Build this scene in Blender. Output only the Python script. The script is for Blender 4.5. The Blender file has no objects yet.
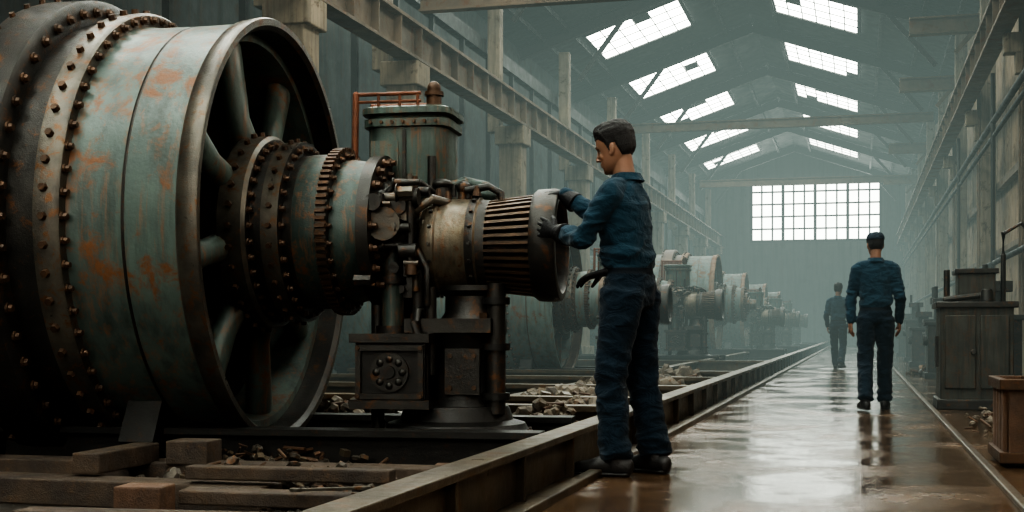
import bpy, math, random
from math import sin, cos, pi, radians, sqrt, atan2
from mathutils import Vector, Matrix, noise, Euler
random.seed(7)
sc = bpy.context.scene
COL = sc.collection
V3 = Vector

# ------------------------------------------------------------------ materials
def newmat(name):
    m = bpy.data.materials.new(name); m.use_nodes = True
    nt = m.node_tree; nt.nodes.clear()
    out = nt.nodes.new('ShaderNodeOutputMaterial')
    return m, nt, out
def N(nt, typ, **kw):
    n = nt.nodes.new(typ)
    for k, v in kw.items(): setattr(n, k, v)
    return n
def L(nt, a, b): nt.links.new(a, b)
def noise_tex(nt, vec, scale, detail=6, rough=.6, dist=0):
    n = N(nt, 'ShaderNodeTexNoise'); n.inputs['Scale'].default_value = scale
    n.inputs['Detail'].default_value = detail; n.inputs['Roughness'].default_value = rough
    n.inputs['Distortion'].default_value = dist
    L(nt, vec, n.inputs['Vector']); return n.outputs['Fac']
def ramp(nt, fac, a, b, ca=(0,0,0,1), cb=(1,1,1,1)):
    r = N(nt, 'ShaderNodeValToRGB'); r.color_ramp.elements[0].position = a
    r.color_ramp.elements[1].position = b
    r.color_ramp.elements[0].color = ca; r.color_ramp.elements[1].color = cb
    L(nt, fac, r.inputs['Fac']); return r.outputs['Color']
def mix(nt, fac, a, b):
    m = N(nt, 'ShaderNodeMix', data_type='RGBA')
    if hasattr(fac, 'links'): L(nt, fac, m.inputs['Factor'])
    else: m.inputs['Factor'].default_value = fac
    for s, i in ((a, 6), (b, 7)):
        if hasattr(s, 'links'): L(nt, s, m.inputs[i])
        else: m.inputs[i].default_value = (*s, 1)
    return m.outputs[2]
def mapr(nt, fac, a, b):
    m = N(nt, 'ShaderNodeMapRange'); L(nt, fac, m.inputs['Value'])
    m.inputs['From Min'].default_value = .3; m.inputs['From Max'].default_value = .7
    m.inputs['To Min'].default_value = a; m.inputs['To Max'].default_value = b
    return m.outputs['Result']
def weathered(name, c1, c2, rustc, amt=.3, rough=.5, metallic=.2, scale=1., bump=.2, streak=True, spec=.5):
    m, nt, out = newmat(name)
    tc = N(nt, 'ShaderNodeTexCoord').outputs['Object']
    n1 = noise_tex(nt, tc, 1.6*scale, 8, .65)
    n2 = noise_tex(nt, tc, 4.5*scale, 12, .72, .4)
    n3 = noise_tex(nt, tc, 45*scale, 6, .6)
    col = mix(nt, ramp(nt, n1, .35, .65), c1, c2)
    if streak:
        mp = N(nt, 'ShaderNodeMapping'); mp.inputs['Scale'].default_value = (9, 9, .7)
        L(nt, tc, mp.inputs['Vector'])
        n4 = noise_tex(nt, mp.outputs[0], 1.2*scale, 6, .6)
        col = mix(nt, ramp(nt, n4, .46, .70, (0,0,0,1), (.85,.85,.85,1)), col, tuple(x*.3 for x in c1))
        n5 = noise_tex(nt, mp.outputs[0], 2.1*scale, 8, .7, .2)
        col = mix(nt, ramp(nt, n5, .52, .68, (0,0,0,1), (.7,.7,.7,1)), col, rustc)
    t = .68-.3*amt
    msk = ramp(nt, n2, t, t+.09)
    col = mix(nt, msk, col, mix(nt, n3, tuple(x*.5 for x in rustc), rustc))
    b = N(nt, 'ShaderNodeBsdfPrincipled')
    L(nt, col, b.inputs['Base Color'])
    L(nt, mapr(nt, n2, rough*.75, min(1, rough*1.35)), b.inputs['Roughness'])
    b.inputs['Metallic'].default_value = metallic
    b.inputs['Specular IOR Level'].default_value = spec
    bp = N(nt, 'ShaderNodeBump'); bp.inputs['Strength'].default_value = bump
    bp.inputs['Distance'].default_value = .012
    ad = N(nt, 'ShaderNodeMath', operation='MULTIPLY_ADD'); L(nt, n3, ad.inputs[0]); ad.inputs[1].default_value=.5; L(nt, n2, ad.inputs[2])
    L(nt, ad.outputs[0], bp.inputs['Height']); L(nt, bp.outputs[0], b.inputs['Normal'])
    L(nt, b.outputs[0], out.inputs['Surface'])
    return m
def simple(name, c, rough=.6, metallic=0, bumpscale=0, bump=.2, var=.3, sheen=0, spec=.5, sub=0, folds=0):
    m, nt, out = newmat(name)
    tc = N(nt, 'ShaderNodeTexCoord').outputs['Object']
    n1 = noise_tex(nt, tc, bumpscale*.12+3, 6, .6)
    b = N(nt, 'ShaderNodeBsdfPrincipled')
    L(nt, mix(nt, n1, tuple(x*(1-var) for x in c), tuple(min(1, x*(1+var)) for x in c)), b.inputs['Base Color'])
    b.inputs['Roughness'].default_value = rough; b.inputs['Metallic'].default_value = metallic
    b.inputs['Specular IOR Level'].default_value = spec
    if sheen: b.inputs['Sheen Weight'].default_value = sheen
    if sub:
        b.inputs['Subsurface Weight'].default_value = sub; b.inputs['Subsurface Scale'].default_value = .01
    if bumpscale:
        n2 = noise_tex(nt, tc, bumpscale, 8, .65)
        bp = N(nt, 'ShaderNodeBump'); bp.inputs['Strength'].default_value = bump; bp.inputs['Distance'].default_value = .01
        L(nt, n2, bp.inputs['Height'])
        if folds:
            mp = N(nt, 'ShaderNodeMapping'); mp.inputs['Scale'].default_value = (7, 7, 13); mp.inputs['Rotation'].default_value=(.5,.4,0)
            L(nt, tc, mp.inputs['Vector'])
            n4 = noise_tex(nt, mp.outputs[0], 1, 3, .5, 1.2)
            b2 = N(nt, 'ShaderNodeBump'); b2.inputs['Strength'].default_value = folds; b2.inputs['Distance'].default_value = .05
            L(nt, n4, b2.inputs['Height']); L(nt, bp.outputs[0], b2.inputs['Normal']); bp = b2
        L(nt, bp.outputs[0], b.inputs['Normal'])
    L(nt, b.outputs[0], out.inputs['Surface'])
    return m
def emis(name, c, s):
    m, nt, out = newmat(name)
    tc = N(nt, 'ShaderNodeTexCoord').outputs['Object']
    n1 = noise_tex(nt, tc, 1.3, 4, .6)
    e = N(nt, 'ShaderNodeEmission'); e.inputs['Strength'].default_value = s
    L(nt, mix(nt, n1, tuple(x*.75 for x in c), c), e.inputs['Color'])
    L(nt, e.outputs[0], out.inputs['Surface']); return m

RUST = (.21, .088, .034)
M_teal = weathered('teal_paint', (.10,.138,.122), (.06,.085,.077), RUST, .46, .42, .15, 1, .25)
M_teal_lit = weathered('teal_paint_faded', (.15,.20,.18), (.10,.134,.124), RUST, .38, .5, .1, 1, .2)  # lighter copy of the teal: brightness put into colour for dimly lit far machines
M_tealm = weathered('teal_paint_tank', (.08,.120,.102), (.048,.073,.064), RUST, .42, .42, .2, 2, .3)
M_teal2 = weathered('teal_paint_dark', (.055,.083,.073), (.03,.048,.043), RUST, .42, .42, .25, 2, .3)
M_rustdrum = weathered('rusted_drum', (.30,.18,.10), (.18,.12,.08), (.26,.11,.045), .5, .6, .2, 1, .3)
M_iron = weathered('oily_iron', (.050,.047,.042), (.028,.028,.026), (.14,.066,.03), .45, .36, .6, 3, .35, False)
M_dark = weathered('sooty_iron', (.024,.023,.021), (.014,.014,.013), (.07,.036,.019), .38, .45, .45, 3, .3, False)
M_steel = weathered('worn_steel', (.13,.118,.095), (.058,.054,.047), (.18,.088,.04), .5, .33, .6, 3, .3, False)
M_bolt = weathered('rusty_bolts', (.095,.052,.029), (.05,.032,.021), (.17,.075,.032), .4, .45, .5, 6, .3, False)
M_rust = weathered('red_rust_pipe', (.19,.068,.034), (.10,.042,.025), (.22,.09,.04), .4, .6, .3, 4, .3, False)
M_brass = weathered('aged_bronze', (.22,.18,.125), (.10,.09,.07), (.16,.075,.035), .42, .36, .55, 2.5, .3, True)
M_rib = weathered('ribbed_bronze', (.12,.075,.046), (.055,.04,.03), (.12,.05,.022), .35, .4, .55, 4, .25, False)
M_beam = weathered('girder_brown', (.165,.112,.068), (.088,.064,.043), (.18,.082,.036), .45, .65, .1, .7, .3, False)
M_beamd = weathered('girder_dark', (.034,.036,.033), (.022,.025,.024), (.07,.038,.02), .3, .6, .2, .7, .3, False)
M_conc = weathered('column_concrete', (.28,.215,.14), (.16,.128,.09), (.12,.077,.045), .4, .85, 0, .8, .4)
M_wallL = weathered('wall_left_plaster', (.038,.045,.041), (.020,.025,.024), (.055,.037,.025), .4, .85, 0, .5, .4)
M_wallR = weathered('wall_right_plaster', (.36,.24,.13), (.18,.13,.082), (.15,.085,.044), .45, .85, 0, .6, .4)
M_wallE = weathered('wall_end_plaster', (.08,.09,.085), (.05,.06,.06), (.06,.05,.04), .3, .9, 0, .3, .3)
M_roof = weathered('roof_sheet', (.045,.053,.05), (.026,.033,.033), (.07,.045,.027), .3, .7, .1, .5, .3, False)
M_wood = weathered('old_timber', (.075,.05,.032), (.034,.025,.019), (.12,.075,.045), .4, .7, 0, 3, .8, False)
M_woodr = weathered('brown_timber', (.13,.066,.035), (.06,.034,.021), (.17,.09,.048), .3, .65, 0, 3, .8, False)
M_rail = weathered('rail_steel', (.125,.096,.064), (.058,.048,.035), (.16,.082,.038), .44, .34, .45, 1.5, .35, False)
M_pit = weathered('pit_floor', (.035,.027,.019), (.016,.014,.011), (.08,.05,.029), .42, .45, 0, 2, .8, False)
M_rub = weathered('rubble', (.20,.17,.13), (.07,.062,.052), (.18,.09,.042), .4, .8, 0, 4, .5, False)
M_scrap = weathered('scrap_metal', (.10,.085,.066), (.045,.04,.034), (.18,.085,.038), .5, .4, .5, 4, .5, False)
M_shirt = simple('shirt_cotton', (.013,.038,.058), .9, 0, 60, .35, .35, .1, .15, 0, .5)
M_trous = simple('trouser_cotton', (.008,.018,.029), .9, 0, 60, .35, .3, .1, .15, 0, .5)
M_belt = simple('belt_leather', (.006,.010,.015), .75, 0, 40, .2, .3, 0, .2)
M_glove = simple('glove_rubber', (.009,.009,.010), .5, 0, 80, .5, .3, 0, .3)
M_boot = simple('boot_leather', (.012,.011,.011), .45, 0, 60, .4)
M_skin = simple('skin', (.225,.122,.080), .52, 0, 120, .12, .15, 0, .35, .08)
M_hair = simple('hair', (.006,.005,.005), .55, 0, 220, 1.0)
M_eye = simple('eye_white', (.40,.36,.33), .2)
M_iris = simple('eye_iris', (.01,.006,.004), .15)
M_cap = simple('cap_cloth', (.008,.022,.036), .85, 0, 60, .3)
M_lip = simple('lips', (.15,.066,.05), .5)
M_sky = emis('skylight_glass', (.96,1.0,.90), 22.0)
M_win = emis('window_glass', (.95,1.0,.90), 22.0)
M_fill_win = emis('side_window_glass', (1.0,.94,.82), 9.0)  # glow for the added, unseen fill windows beside and behind the camera

def floor_mat():
    m, nt, out = newmat('wet_concrete')
    tc = N(nt, 'ShaderNodeTexCoord').outputs['Object']
    n1 = noise_tex(nt, tc, 1.3, 10, .68, .4); n2 = noise_tex(nt, tc, 7, 10, .75); n3 = noise_tex(nt, tc, 60, 5, .7)
    col = mix(nt, ramp(nt, n1, .35, .65), (.060,.037,.022), (.135,.080,.045))
    col = mix(nt, ramp(nt, n2, .45, .62), col, (.055,.033,.020))
    col = mix(nt, ramp(nt, n3, .60, .66), col, (.28,.18,.10))
    b = N(nt, 'ShaderNodeBsdfPrincipled'); L(nt, col, b.inputs['Base Color'])
    wet = ramp(nt, n1, .46, .66, (.0,.0,.0,1), (.26,.26,.26,1))
    ad = N(nt, 'ShaderNodeMath', operation='MULTIPLY_ADD')
    L(nt, n2, ad.inputs[0]); ad.inputs[1].default_value = .14; L(nt, wet, ad.inputs[2])
    L(nt, ad.outputs[0], b.inputs['Roughness'])
    L(nt, ramp(nt, n1, .46, .66, (.9,.9,.9,1), (.4,.4,.4,1)), b.inputs['Specular IOR Level'])
    br = N(nt, 'ShaderNodeTexBrick'); br.offset = 0
    br.inputs['Scale'].default_value = 1; br.inputs['Brick Width'].default_value = 2.2
    br.inputs['Row Height'].default_value = 1.7; br.inputs['Mortar Size'].default_value = .012
    L(nt, tc, br.inputs['Vector'])
    inv = N(nt, 'ShaderNodeMath', operation='MULTIPLY_ADD'); L(nt, br.outputs['Fac'], inv.inputs[0])
    inv.inputs[1].default_value = -1.2; L(nt, n2, inv.inputs[2])
    ad2 = N(nt, 'ShaderNodeMath', operation='MULTIPLY_ADD'); L(nt, n3, ad2.inputs[0]); ad2.inputs[1].default_value = .35
    L(nt, inv.outputs[0], ad2.inputs[2])
    bp = N(nt, 'ShaderNodeBump'); bp.inputs['Distance'].default_value = .02
    L(nt, ramp(nt, n1, .46, .68, (.05,.05,.05,1), (.30,.30,.30,1)), bp.inputs['Strength'])
    L(nt, ad2.outputs[0], bp.inputs['Height']); L(nt, bp.outputs[0], b.inputs['Normal'])
    L(nt, b.outputs[0], out.inputs['Surface']); return m
M_floor = floor_mat()

# ------------------------------------------------------------------ mesh builder
class MB:
    def __init__(s): s.v=[]; s.f=[]; s.m=[]
    def add(s, vs, fs, mi=0):
        o=len(s.v); s.v += [tuple(p) for p in vs]
        for k, f in enumerate(fs):
            s.f.append(tuple(i+o for i in f)); s.m.append(mi if isinstance(mi,int) else mi[k])
    def box(s, c, sz, mi=0, rot=None):
        c=V3(c); h=V3(sz)/2
        vs=[V3((x*h.x,y*h.y,z*h.z)) for x in(-1,1) for y in(-1,1) for z in(-1,1)]
        if rot is not None:
            R=Euler(rot).to_matrix(); vs=[R@p for p in vs]
        s.add([p+c for p in vs],[(0,1,3,2),(4,6,7,5),(0,4,5,1),(2,3,7,6),(0,2,6,4),(1,5,7,3)],mi)
    def beam(s, p1, p2, w, h, mi=0, ref=(0,0,1)):
        p1=V3(p1);p2=V3(p2);t=(p2-p1).normalized();sd=t.cross(V3(ref)).normalized();u=sd.cross(t)
        vs=[p+sd*a*w/2+u*b*h/2 for p in(p1,p2) for a,b in((-1,-1),(1,-1),(1,1),(-1,1))]
        s.add(vs,[(0,1,2,3),(7,6,5,4),(0,4,5,1),(1,5,6,2),(2,6,7,3),(3,7,4,0)],mi)
    def ibeam(s, p1, p2, w, h, t=.03, mi=0):
        p1=V3(p1);p2=V3(p2)
        d=(p2-p1).normalized(); sd=d.cross(V3((0,0,1))).normalized(); u=sd.cross(d)
        s.beam(p1+u*(h-t)/2,p2+u*(h-t)/2,w,t,mi); s.beam(p1-u*(h-t)/2,p2-u*(h-t)/2,w,t,mi); s.beam(p1,p2,t,h-2*t,mi)
    def cyl(s, p1, p2, r1, r2=None, mi=0, n=20):
        if r2 is None: r2=r1
        p1=V3(p1);p2=V3(p2);t=(p2-p1).normalized()
        ref=V3((0,0,1)) if abs(t.z)<.9 else V3((1,0,0))
        a=t.cross(ref).normalized();b=a.cross(t)
        vs=[p+(a*cos(2*pi*i/n)+b*sin(2*pi*i/n))*r for p,r in((p1,r1),(p2,r2)) for i in range(n)]
        fs=[(i,(i+1)%n,n+(i+1)%n,n+i) for i in range(n)]+[tuple(range(n-1,-1,-1)),tuple(range(n,2*n))]
        s.add(vs,fs,mi)
    def lathe(s, prof, c=(0,0,0), axis='x', n=96, mi=0):
        c=V3(c); vs=[];fs=[];ms=[];rings=[]
        for q in prof:
            t,r=q[0],q[1]
            if r<1e-6:
                rings.append([len(vs)]); p=V3((t,0,0)) if axis=='x' else V3((0,0,t)); vs.append(c+p)
            else:
                rg=[]
                for i in range(n):
                    a=2*pi*i/n; rg.append(len(vs))
                    p=V3((t,r*cos(a),r*sin(a))) if axis=='x' else V3((r*cos(a),r*sin(a),t))
                    vs.append(c+p)
                rings.append(rg)
        for k in range(len(rings)-1):
            A,B=rings[k],rings[k+1]; mm=prof[k+1][2] if len(prof[k+1])>2 else mi
            for i in range(n):
                j=(i+1)%n
                if len(A)==1 and len(B)==1: continue
                if len(A)==1: fs.append((A[0],B[i],B[j]))
                elif len(B)==1: fs.append((A[i],B[0],A[j]))
                else: fs.append((A[i],B[i],B[j],A[j]))
                ms.append(mm)
        s.add(vs,fs,ms)
    def tube(s, pts, rad, mi=0, n=14, ref=(0,0,1), capf=1.0):
        pts=[V3(p) for p in pts]; rad=[(r,r) if not isinstance(r,tuple) else r for r in (rad if isinstance(rad,list) else [rad]*len(pts))]
        ref=V3(ref); rg=[]
        for i,p in enumerate(pts):
            t=(pts[min(i+1,len(pts)-1)]-pts[max(i-1,0)]).normalized()
            rf=ref if abs(t.dot(ref))<.97 else (V3((1,0,0)) if abs(t.x)<.9 else V3((0,1,0)))
            sd=t.cross(rf).normalized();u=sd.cross(t)
            rg.append([p,rad[i][0],rad[i][1],sd,u,t])
        full=[]
        p,a,b,sd,u,t=rg[0];R=min(a,b)*capf
        for an in(75,50,25): full.append((p-t*R*sin(radians(an)),a*cos(radians(an)),b*cos(radians(an)),sd,u))
        for q in rg: full.append(tuple(q[:5]))
        p2,a2,b2,sd2,u2,t2=rg[-1];R2=min(a2,b2)*capf
        for an in(25,50,75): full.append((p2+t2*R2*sin(radians(an)),a2*cos(radians(an)),b2*cos(radians(an)),sd2,u2))
        vs=[];fs=[]
        for (q,aa,bb,s1,u1) in full:
            for i in range(n): vs.append(q+s1*aa*cos(2*pi*i/n)+u1*bb*sin(2*pi*i/n))
        m=len(full)
        for k in range(m-1):
            for i in range(n): j=(i+1)%n; fs.append((k*n+i,k*n+j,(k+1)*n+j,(k+1)*n+i))
        vs.append(p-t*R);vs.append(p2+t2*R2);c0=len(vs)-2
        for i in range(n):
            j=(i+1)%n; fs.append((c0,j,i)); fs.append((c0+1,(m-1)*n+i,(m-1)*n+j))
        s.add(vs,fs,mi)
    def ell(s, c, r, mi=0, n=20, m=12, rot=None):
        c=V3(c); r=V3((r,r,r)) if not isinstance(r,(tuple,list)) else V3(r)
        R=Euler(rot).to_matrix() if rot else None
        vs=[V3((0,0,r.z))]
        for k in range(1,m):
            th=pi*k/m
            for i in range(n): vs.append(V3((r.x*sin(th)*cos(2*pi*i/n),r.y*sin(th)*sin(2*pi*i/n),r.z*cos(th))))
        vs.append(V3((0,0,-r.z)))
        if R: vs=[R@p for p in vs]
        vs=[p+c for p in vs]; fs=[]
        for i in range(n):
            j=(i+1)%n; fs.append((0,1+i,1+j)); fs.append((len(vs)-1,1+(m-2)*n+j,1+(m-2)*n+i))
            for k in range(m-2): fs.append((1+k*n+i,1+(k+1)*n+i,1+(k+1)*n+j,1+k*n+j))
        s.add(vs,fs,mi)
    def bolts_x(s, x, r, n, size, h, c=(0,0,0), mi=0, ph=0):
        for i in range(n):
            a=2*pi*(i+ph)/n; p=V3(c)+V3((x,r*cos(a),r*sin(a)))
            s.cyl(p,p+V3((h*.4,0,0)),size*1.35,size*1.35,mi,10); s.cyl(p+V3((h*.4,0,0)),p+V3((h,0,0)),size,size*.85,mi,6)
    def bolts_r(s, x, r, n, size, h, c=(0,0,0), mi=0, ph=0):
        for i in range(n):
            a=2*pi*(i+ph)/n; d=V3((0,cos(a),sin(a)))
            s.cyl(V3(c)+V3((x,0,0))+d*r,V3(c)+V3((x,0,0))+d*(r+h),size,size*.85,mi,6)
    def mesh(s, name, mats, smooth=40):
        me=bpy.data.meshes.new(name); me.from_pydata(s.v,[],s.f)
        for m in mats: me.materials.append(m)
        me.polygons.foreach_set('material_index', s.m)
        import bmesh
        bm=bmesh.new(); bm.from_mesh(me); bmesh.ops.recalc_face_normals(bm,faces=bm.faces); bm.to_mesh(me); bm.free()
        if smooth:
            me.polygons.foreach_set('use_smooth',[True]*len(me.polygons))
            me.set_sharp_from_angle(angle=radians(smooth))
        me.update(); return me
    def obj(s, name, mats, parent=None, smooth=40, bevel=0, loc=(0,0,0), rot=(0,0,0)):
        o=bpy.data.objects.new(name, s.mesh(name,mats,smooth)); COL.objects.link(o)
        o.location=loc; o.rotation_euler=rot
        if parent: o.parent=parent
        if bevel:
            b=o.modifiers.new('bevel','BEVEL'); b.width=bevel; b.segments=2; b.limit_method='ANGLE'; b.angle_limit=radians(50)
        return o
def empty(name, loc=(0,0,0), rot=(0,0,0), scale=1):
    e=bpy.data.objects.new(name,None); COL.objects.link(e); e.location=loc; e.rotation_euler=rot; e.scale=(scale,)*3
    e.empty_display_size=.2; return e

# ------------------------------------------------------------------ camera
TH=math.atan(346/1300)
cam=bpy.data.cameras.new('camera'); co=bpy.data.objects.new('camera',cam); COL.objects.link(co)
co.location=(0,0,.75); co.rotation_euler=(pi/2,0,TH)
cam.sensor_width=36; cam.lens=1300/1024*36; cam.shift_y=75/1024; cam.clip_end=300
sc.camera=co

# ------------------------------------------------------------------ room shell
XL,XR,Y0,YE=-9.0,2.8,-8.0,71.0
YI=YE-.15
RX,RZ,SL=-3.2,10.5,.34
def roofz(x): return RZ-SL*abs(x-RX)
b=MB(); b.box(((XR-1.37)/2,(Y0+YE)/2,-.1),(XR+1.37,YE-Y0,.2)); b.obj('floor',[M_floor],smooth=0)
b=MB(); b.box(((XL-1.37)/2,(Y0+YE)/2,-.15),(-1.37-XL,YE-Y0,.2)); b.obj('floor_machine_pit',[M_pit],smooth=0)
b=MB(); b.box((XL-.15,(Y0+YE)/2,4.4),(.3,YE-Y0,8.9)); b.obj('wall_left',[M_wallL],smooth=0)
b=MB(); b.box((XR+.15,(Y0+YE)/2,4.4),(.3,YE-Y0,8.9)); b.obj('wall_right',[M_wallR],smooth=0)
def gable(name,y,mt):
    b=MB(); z1=roofz(XL)+.05; z2=roofz(XR)+.05; pts=[(XL-.3,0),(XR+.3,0),(XR+.3,z2),(RX,RZ+.1),(XL-.3,z1)]
    vs=[(x,y,z) for x,z in pts]+[(x,y+.3,z) for x,z in pts]
    b.add(vs,[(0,1,2,3,4),(9,8,7,6,5)]+[(i,(i+1)%5,5+(i+1)%5,5+i) for i in range(5)]); b.obj(name,[mt],smooth=0)
gable('wall_end',YE,M_wallE); gable('wall_back',Y0-.3,M_wallE)
b=MB()
for x1,x2 in((XL-.3,RX),(RX,XR+.3)):
    vs=[]
    for dz in(0,.12):
        vs+=[(x1,Y0-.3,roofz(x1)+dz),(x2,Y0-.3,roofz(x2)+dz),(x2,YE+.3,roofz(x2)+dz),(x1,YE+.3,roofz(x1)+dz)]
    b.add(vs,[(0,1,2,3),(7,6,5,4),(0,4,5,1),(1,5,6,2),(2,6,7,3),(3,7,4,0)])
b.obj('ceiling',[M_roof],smooth=0)

def span(b,x,z,w,h): b.box((x,(Y0+.15+YI)/2,z),(w,YI-Y0-.15,h))
bays=[-.5+7*k-7 for k in range(0,12)]
for y in bays:
    if y>YE-1 or y<Y0+.4: continue
    b=MB()
    for xa,xb in((XL+.02,RX),(RX,XR-.02)):
        b.ibeam((xa,y,roofz(xa)-.2),(xb,y,roofz(xb)-.2),.2,.32,.04)
    b.beam((XL+1.7,y,roofz(XL)-1.0),(XL+3.0,y,roofz(XL+3.0)-.3),.1,.12)
    b.beam((XR-.9,y,roofz(XR)-1.0),(XR-2.1,y,roofz(XR-2.1)-.3),.1,.12)
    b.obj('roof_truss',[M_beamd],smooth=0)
    b=MB(); yl=16.1 if abs(y-13.5)<.1 else y
    b.box((-7.3,yl,2.6),(.50,.50,5.2),0); b.box((-7.3,yl,5.0),(.66,.66,.4),0); b.box((-7.7,yl,6.7),(.28,.3,3.2),0)
    b.box((-7.3,yl,.15),(.7,.7,.4),0)
    b.obj('column_concrete',[M_conc],smooth=0,bevel=.02)
    b=MB()
    b.box((2.5,y,4.1),(.28,.34,8.2),0); b.box((2.28,y,5.0),(.4,.26,.3),0); b.box((2.34,y,4.7),(.2,.22,.3),0); b.box((2.5,y,.3),(.4,.44,.6),0)
    b.box((2.33,y-.15,2.9),(.04,.05,5.2),1); b.box((2.33,y+.15,2.9),(.04,.05,5.2),1)
    b.obj('column_wall',[M_conc,M_beam],smooth=0,bevel=.015)
b=MB()
for x in(-8.3,-7.6,-4.0,-2.4,.6,1.6,2.4): span(b,x,roofz(x)-.09,.09,.14)
b.obj('roof_purlins',[M_beamd],smooth=0)
b=MB()
b.ibeam((-7.15,Y0+.15,5.52),(-7.15,YI,5.52),.34,.62,.05); span(b,-7.15,5.88,.08,.1)
for k in range(0,76): b.box((-7.15,Y0+.5+k,5.52),(.3,.03,.54))
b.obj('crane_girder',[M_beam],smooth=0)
b=MB()
b.ibeam((2.05,Y0+.15,5.45),(2.05,YI,5.45),.28,.55,.05); span(b,2.05,5.77,.08,.1)
for k in range(0,76): b.box((2.05,Y0+.5+k,5.45),(.24,.03,.48))
b.obj('crane_girder',[M_beam],smooth=0)
b=MB()
for z,w in((7.2,.16),(3.6,.14),(2.3,.1)): span(b,2.72,z,.12,w)
b.obj('wall_rail_steel',[M_beam],smooth=0)
b=MB()
for z,w in((7.0,.3),(3.4,.25)): span(b,-8.0,z,.2,w)
for k in range(-3,36): b.box((-8.0,k*2,5.2),(.1,.1,3.6))
b.obj('wall_rail_steel',[M_beamd],smooth=0)
b=MB()
for z,r in((4.3,.05),(4.05,.035),(1.9,.045)): b.cyl((2.22,Y0+.2,z),(2.22,YI,z),r,r,0,10)
for y in(9,9.2,16.4,16.6,23.3,31): b.cyl((2.2,y,.01),(2.2,y,5.1),.035,.035,0,8)
b.obj('conduit_pipes',[M_beamd])

for y,z in((43,7.5),(62.2,7.75),(21.3,6.4)):
    b=MB(); b.ibeam((-7.3,y,z),(2.3,y,z),.22,.3 if y<60 else .34,.04); b.obj('tie_beam',[M_beam],smooth=0)
for y in(37.3,50.2,60.6,30.2):
    b=MB(); b.ibeam((1.1,y,7.5),(2.75,y,7.5),.3,.38,.04); b.box((2.3,y,7.15),(.1,.1,.7),0,(0,.7,0)); b.obj('bracket_beam',[M_beam],smooth=0)

k=0; LY=3.2
for yc in [37.3+7*i for i in range(-6,5)]:
    for xc,wx in((-6.1,2.8),(-1.15,2.5)):
        sgn=1 if xc<RX else -1
        ang=-math.atan(SL)*sgn
        b=MB(); b.box((0,0,0),(wx,LY,.02),0)
        for i in range(-2,3): b.box((i*wx/6,0,-.02),(.03,LY,.03),1)
        for j in(-1,0,1): b.box((0,j*LY/4,-.02),(wx,.03,.03),1)
        for s in(-1,1): b.box((s*wx/2,0,-.02),(.1,LY+.1,.06),1); b.box((0,s*LY/2,-.02),(wx+.1,.1,.06),1)
        for q in range(3):
            i=random.randint(-3,2); j=random.randint(-2,1)
            if random.random()<.4: b.box(((i+.5)*wx/6,(j+.5)*LY/4,-.02),(wx/6-.04,LY/4-.04,.015),1)
        b.obj('window_%d'%(k+1),[M_sky,M_beamd],smooth=0,loc=(xc,yc,roofz(xc)-.05),rot=(0,ang,0)); k+=1
b=MB(); xa,xb,za,zb=-5.55,1.15,5.55,8.85; y=YE-.06
b.box(((xa+xb)/2,y+.03,(za+zb)/2),(xb-xa,.03,zb-za),0)
for i in range(13):
    w=.16 if i%3==0 else .09
    b.box((xa+(xb-xa)*i/12,y-.02,(za+zb)/2),(w,.08,zb-za),1)
for i in range(6): b.box(((xa+xb)/2,y-.02,za+(zb-za)*i/5),(xb-xa+.1,.08,.16 if i in(0,5) else .09),1)
b.obj('window_%d'%(k+1),[M_win,M_beamd],smooth=0); k+=1
for yc in(-4,3,10):  # added windows, out of view: key light from the right for the foreground
    b=MB(); b.box((XR-.03,yc,5.0),(.03,4.6,3.2),0)
    for i in range(7): b.box((XR-.07,yc-2.3+i*4.6/6,5.0),(.07,.06,3.2),1)
    for i in range(5): b.box((XR-.07,yc,3.4+i*.8),(.07,4.7,.06),1)
    b.obj('window_%d'%(k+1),[M_fill_win,M_beamd],smooth=0); k+=1
b=MB(); y=Y0+.06  # added window behind the camera: front light on drum and worker
b.box((-2.5,y-.03,5.2),(6.5,.03,3.6),0)
for i in range(9): b.box((-5.75+i*6.5/8,y,5.2),(.07,.07,3.6),1)
for i in range(5): b.box((-2.5,y,3.4+i*.9),(6.6,.07,.07),1)
b.obj('window_%d'%(k+1),[M_fill_win,M_beamd],smooth=0); k+=1

# ------------------------------------------------------------------ haze
m,nt,out=newmat('haze_air')
ab=N(nt,'ShaderNodeVolumeAbsorption'); ab.inputs['Color'].default_value=(0,0,0,1); SIG=.025; ab.inputs['Density'].default_value=SIG
em=N(nt,'ShaderNodeEmission'); em.inputs['Color'].default_value=(.77,1.0,.92,1); em.inputs['Strength'].default_value=.27*SIG  # air glows evenly by itself, in place of scattered light; also ambient fill
ad=N(nt,'ShaderNodeAddShader'); L(nt,ab.outputs[0],ad.inputs[0]); L(nt,em.outputs[0],ad.inputs[1]); L(nt,ad.outputs[0],out.inputs['Volume'])
HY=11.0
b=MB(); b.box(((XL+XR)/2,(HY+YE)/2,5.3),(XR-XL+.2,YE-HY+.1,10.9)); b.obj('haze',[m],smooth=0)

w=bpy.data.worlds.new('world'); sc.world=w; w.use_nodes=True
bg=w.node_tree.nodes['Background']; bg.inputs[0].default_value=(.5,.7,.75,1); bg.inputs[1].default_value=.5

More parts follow.
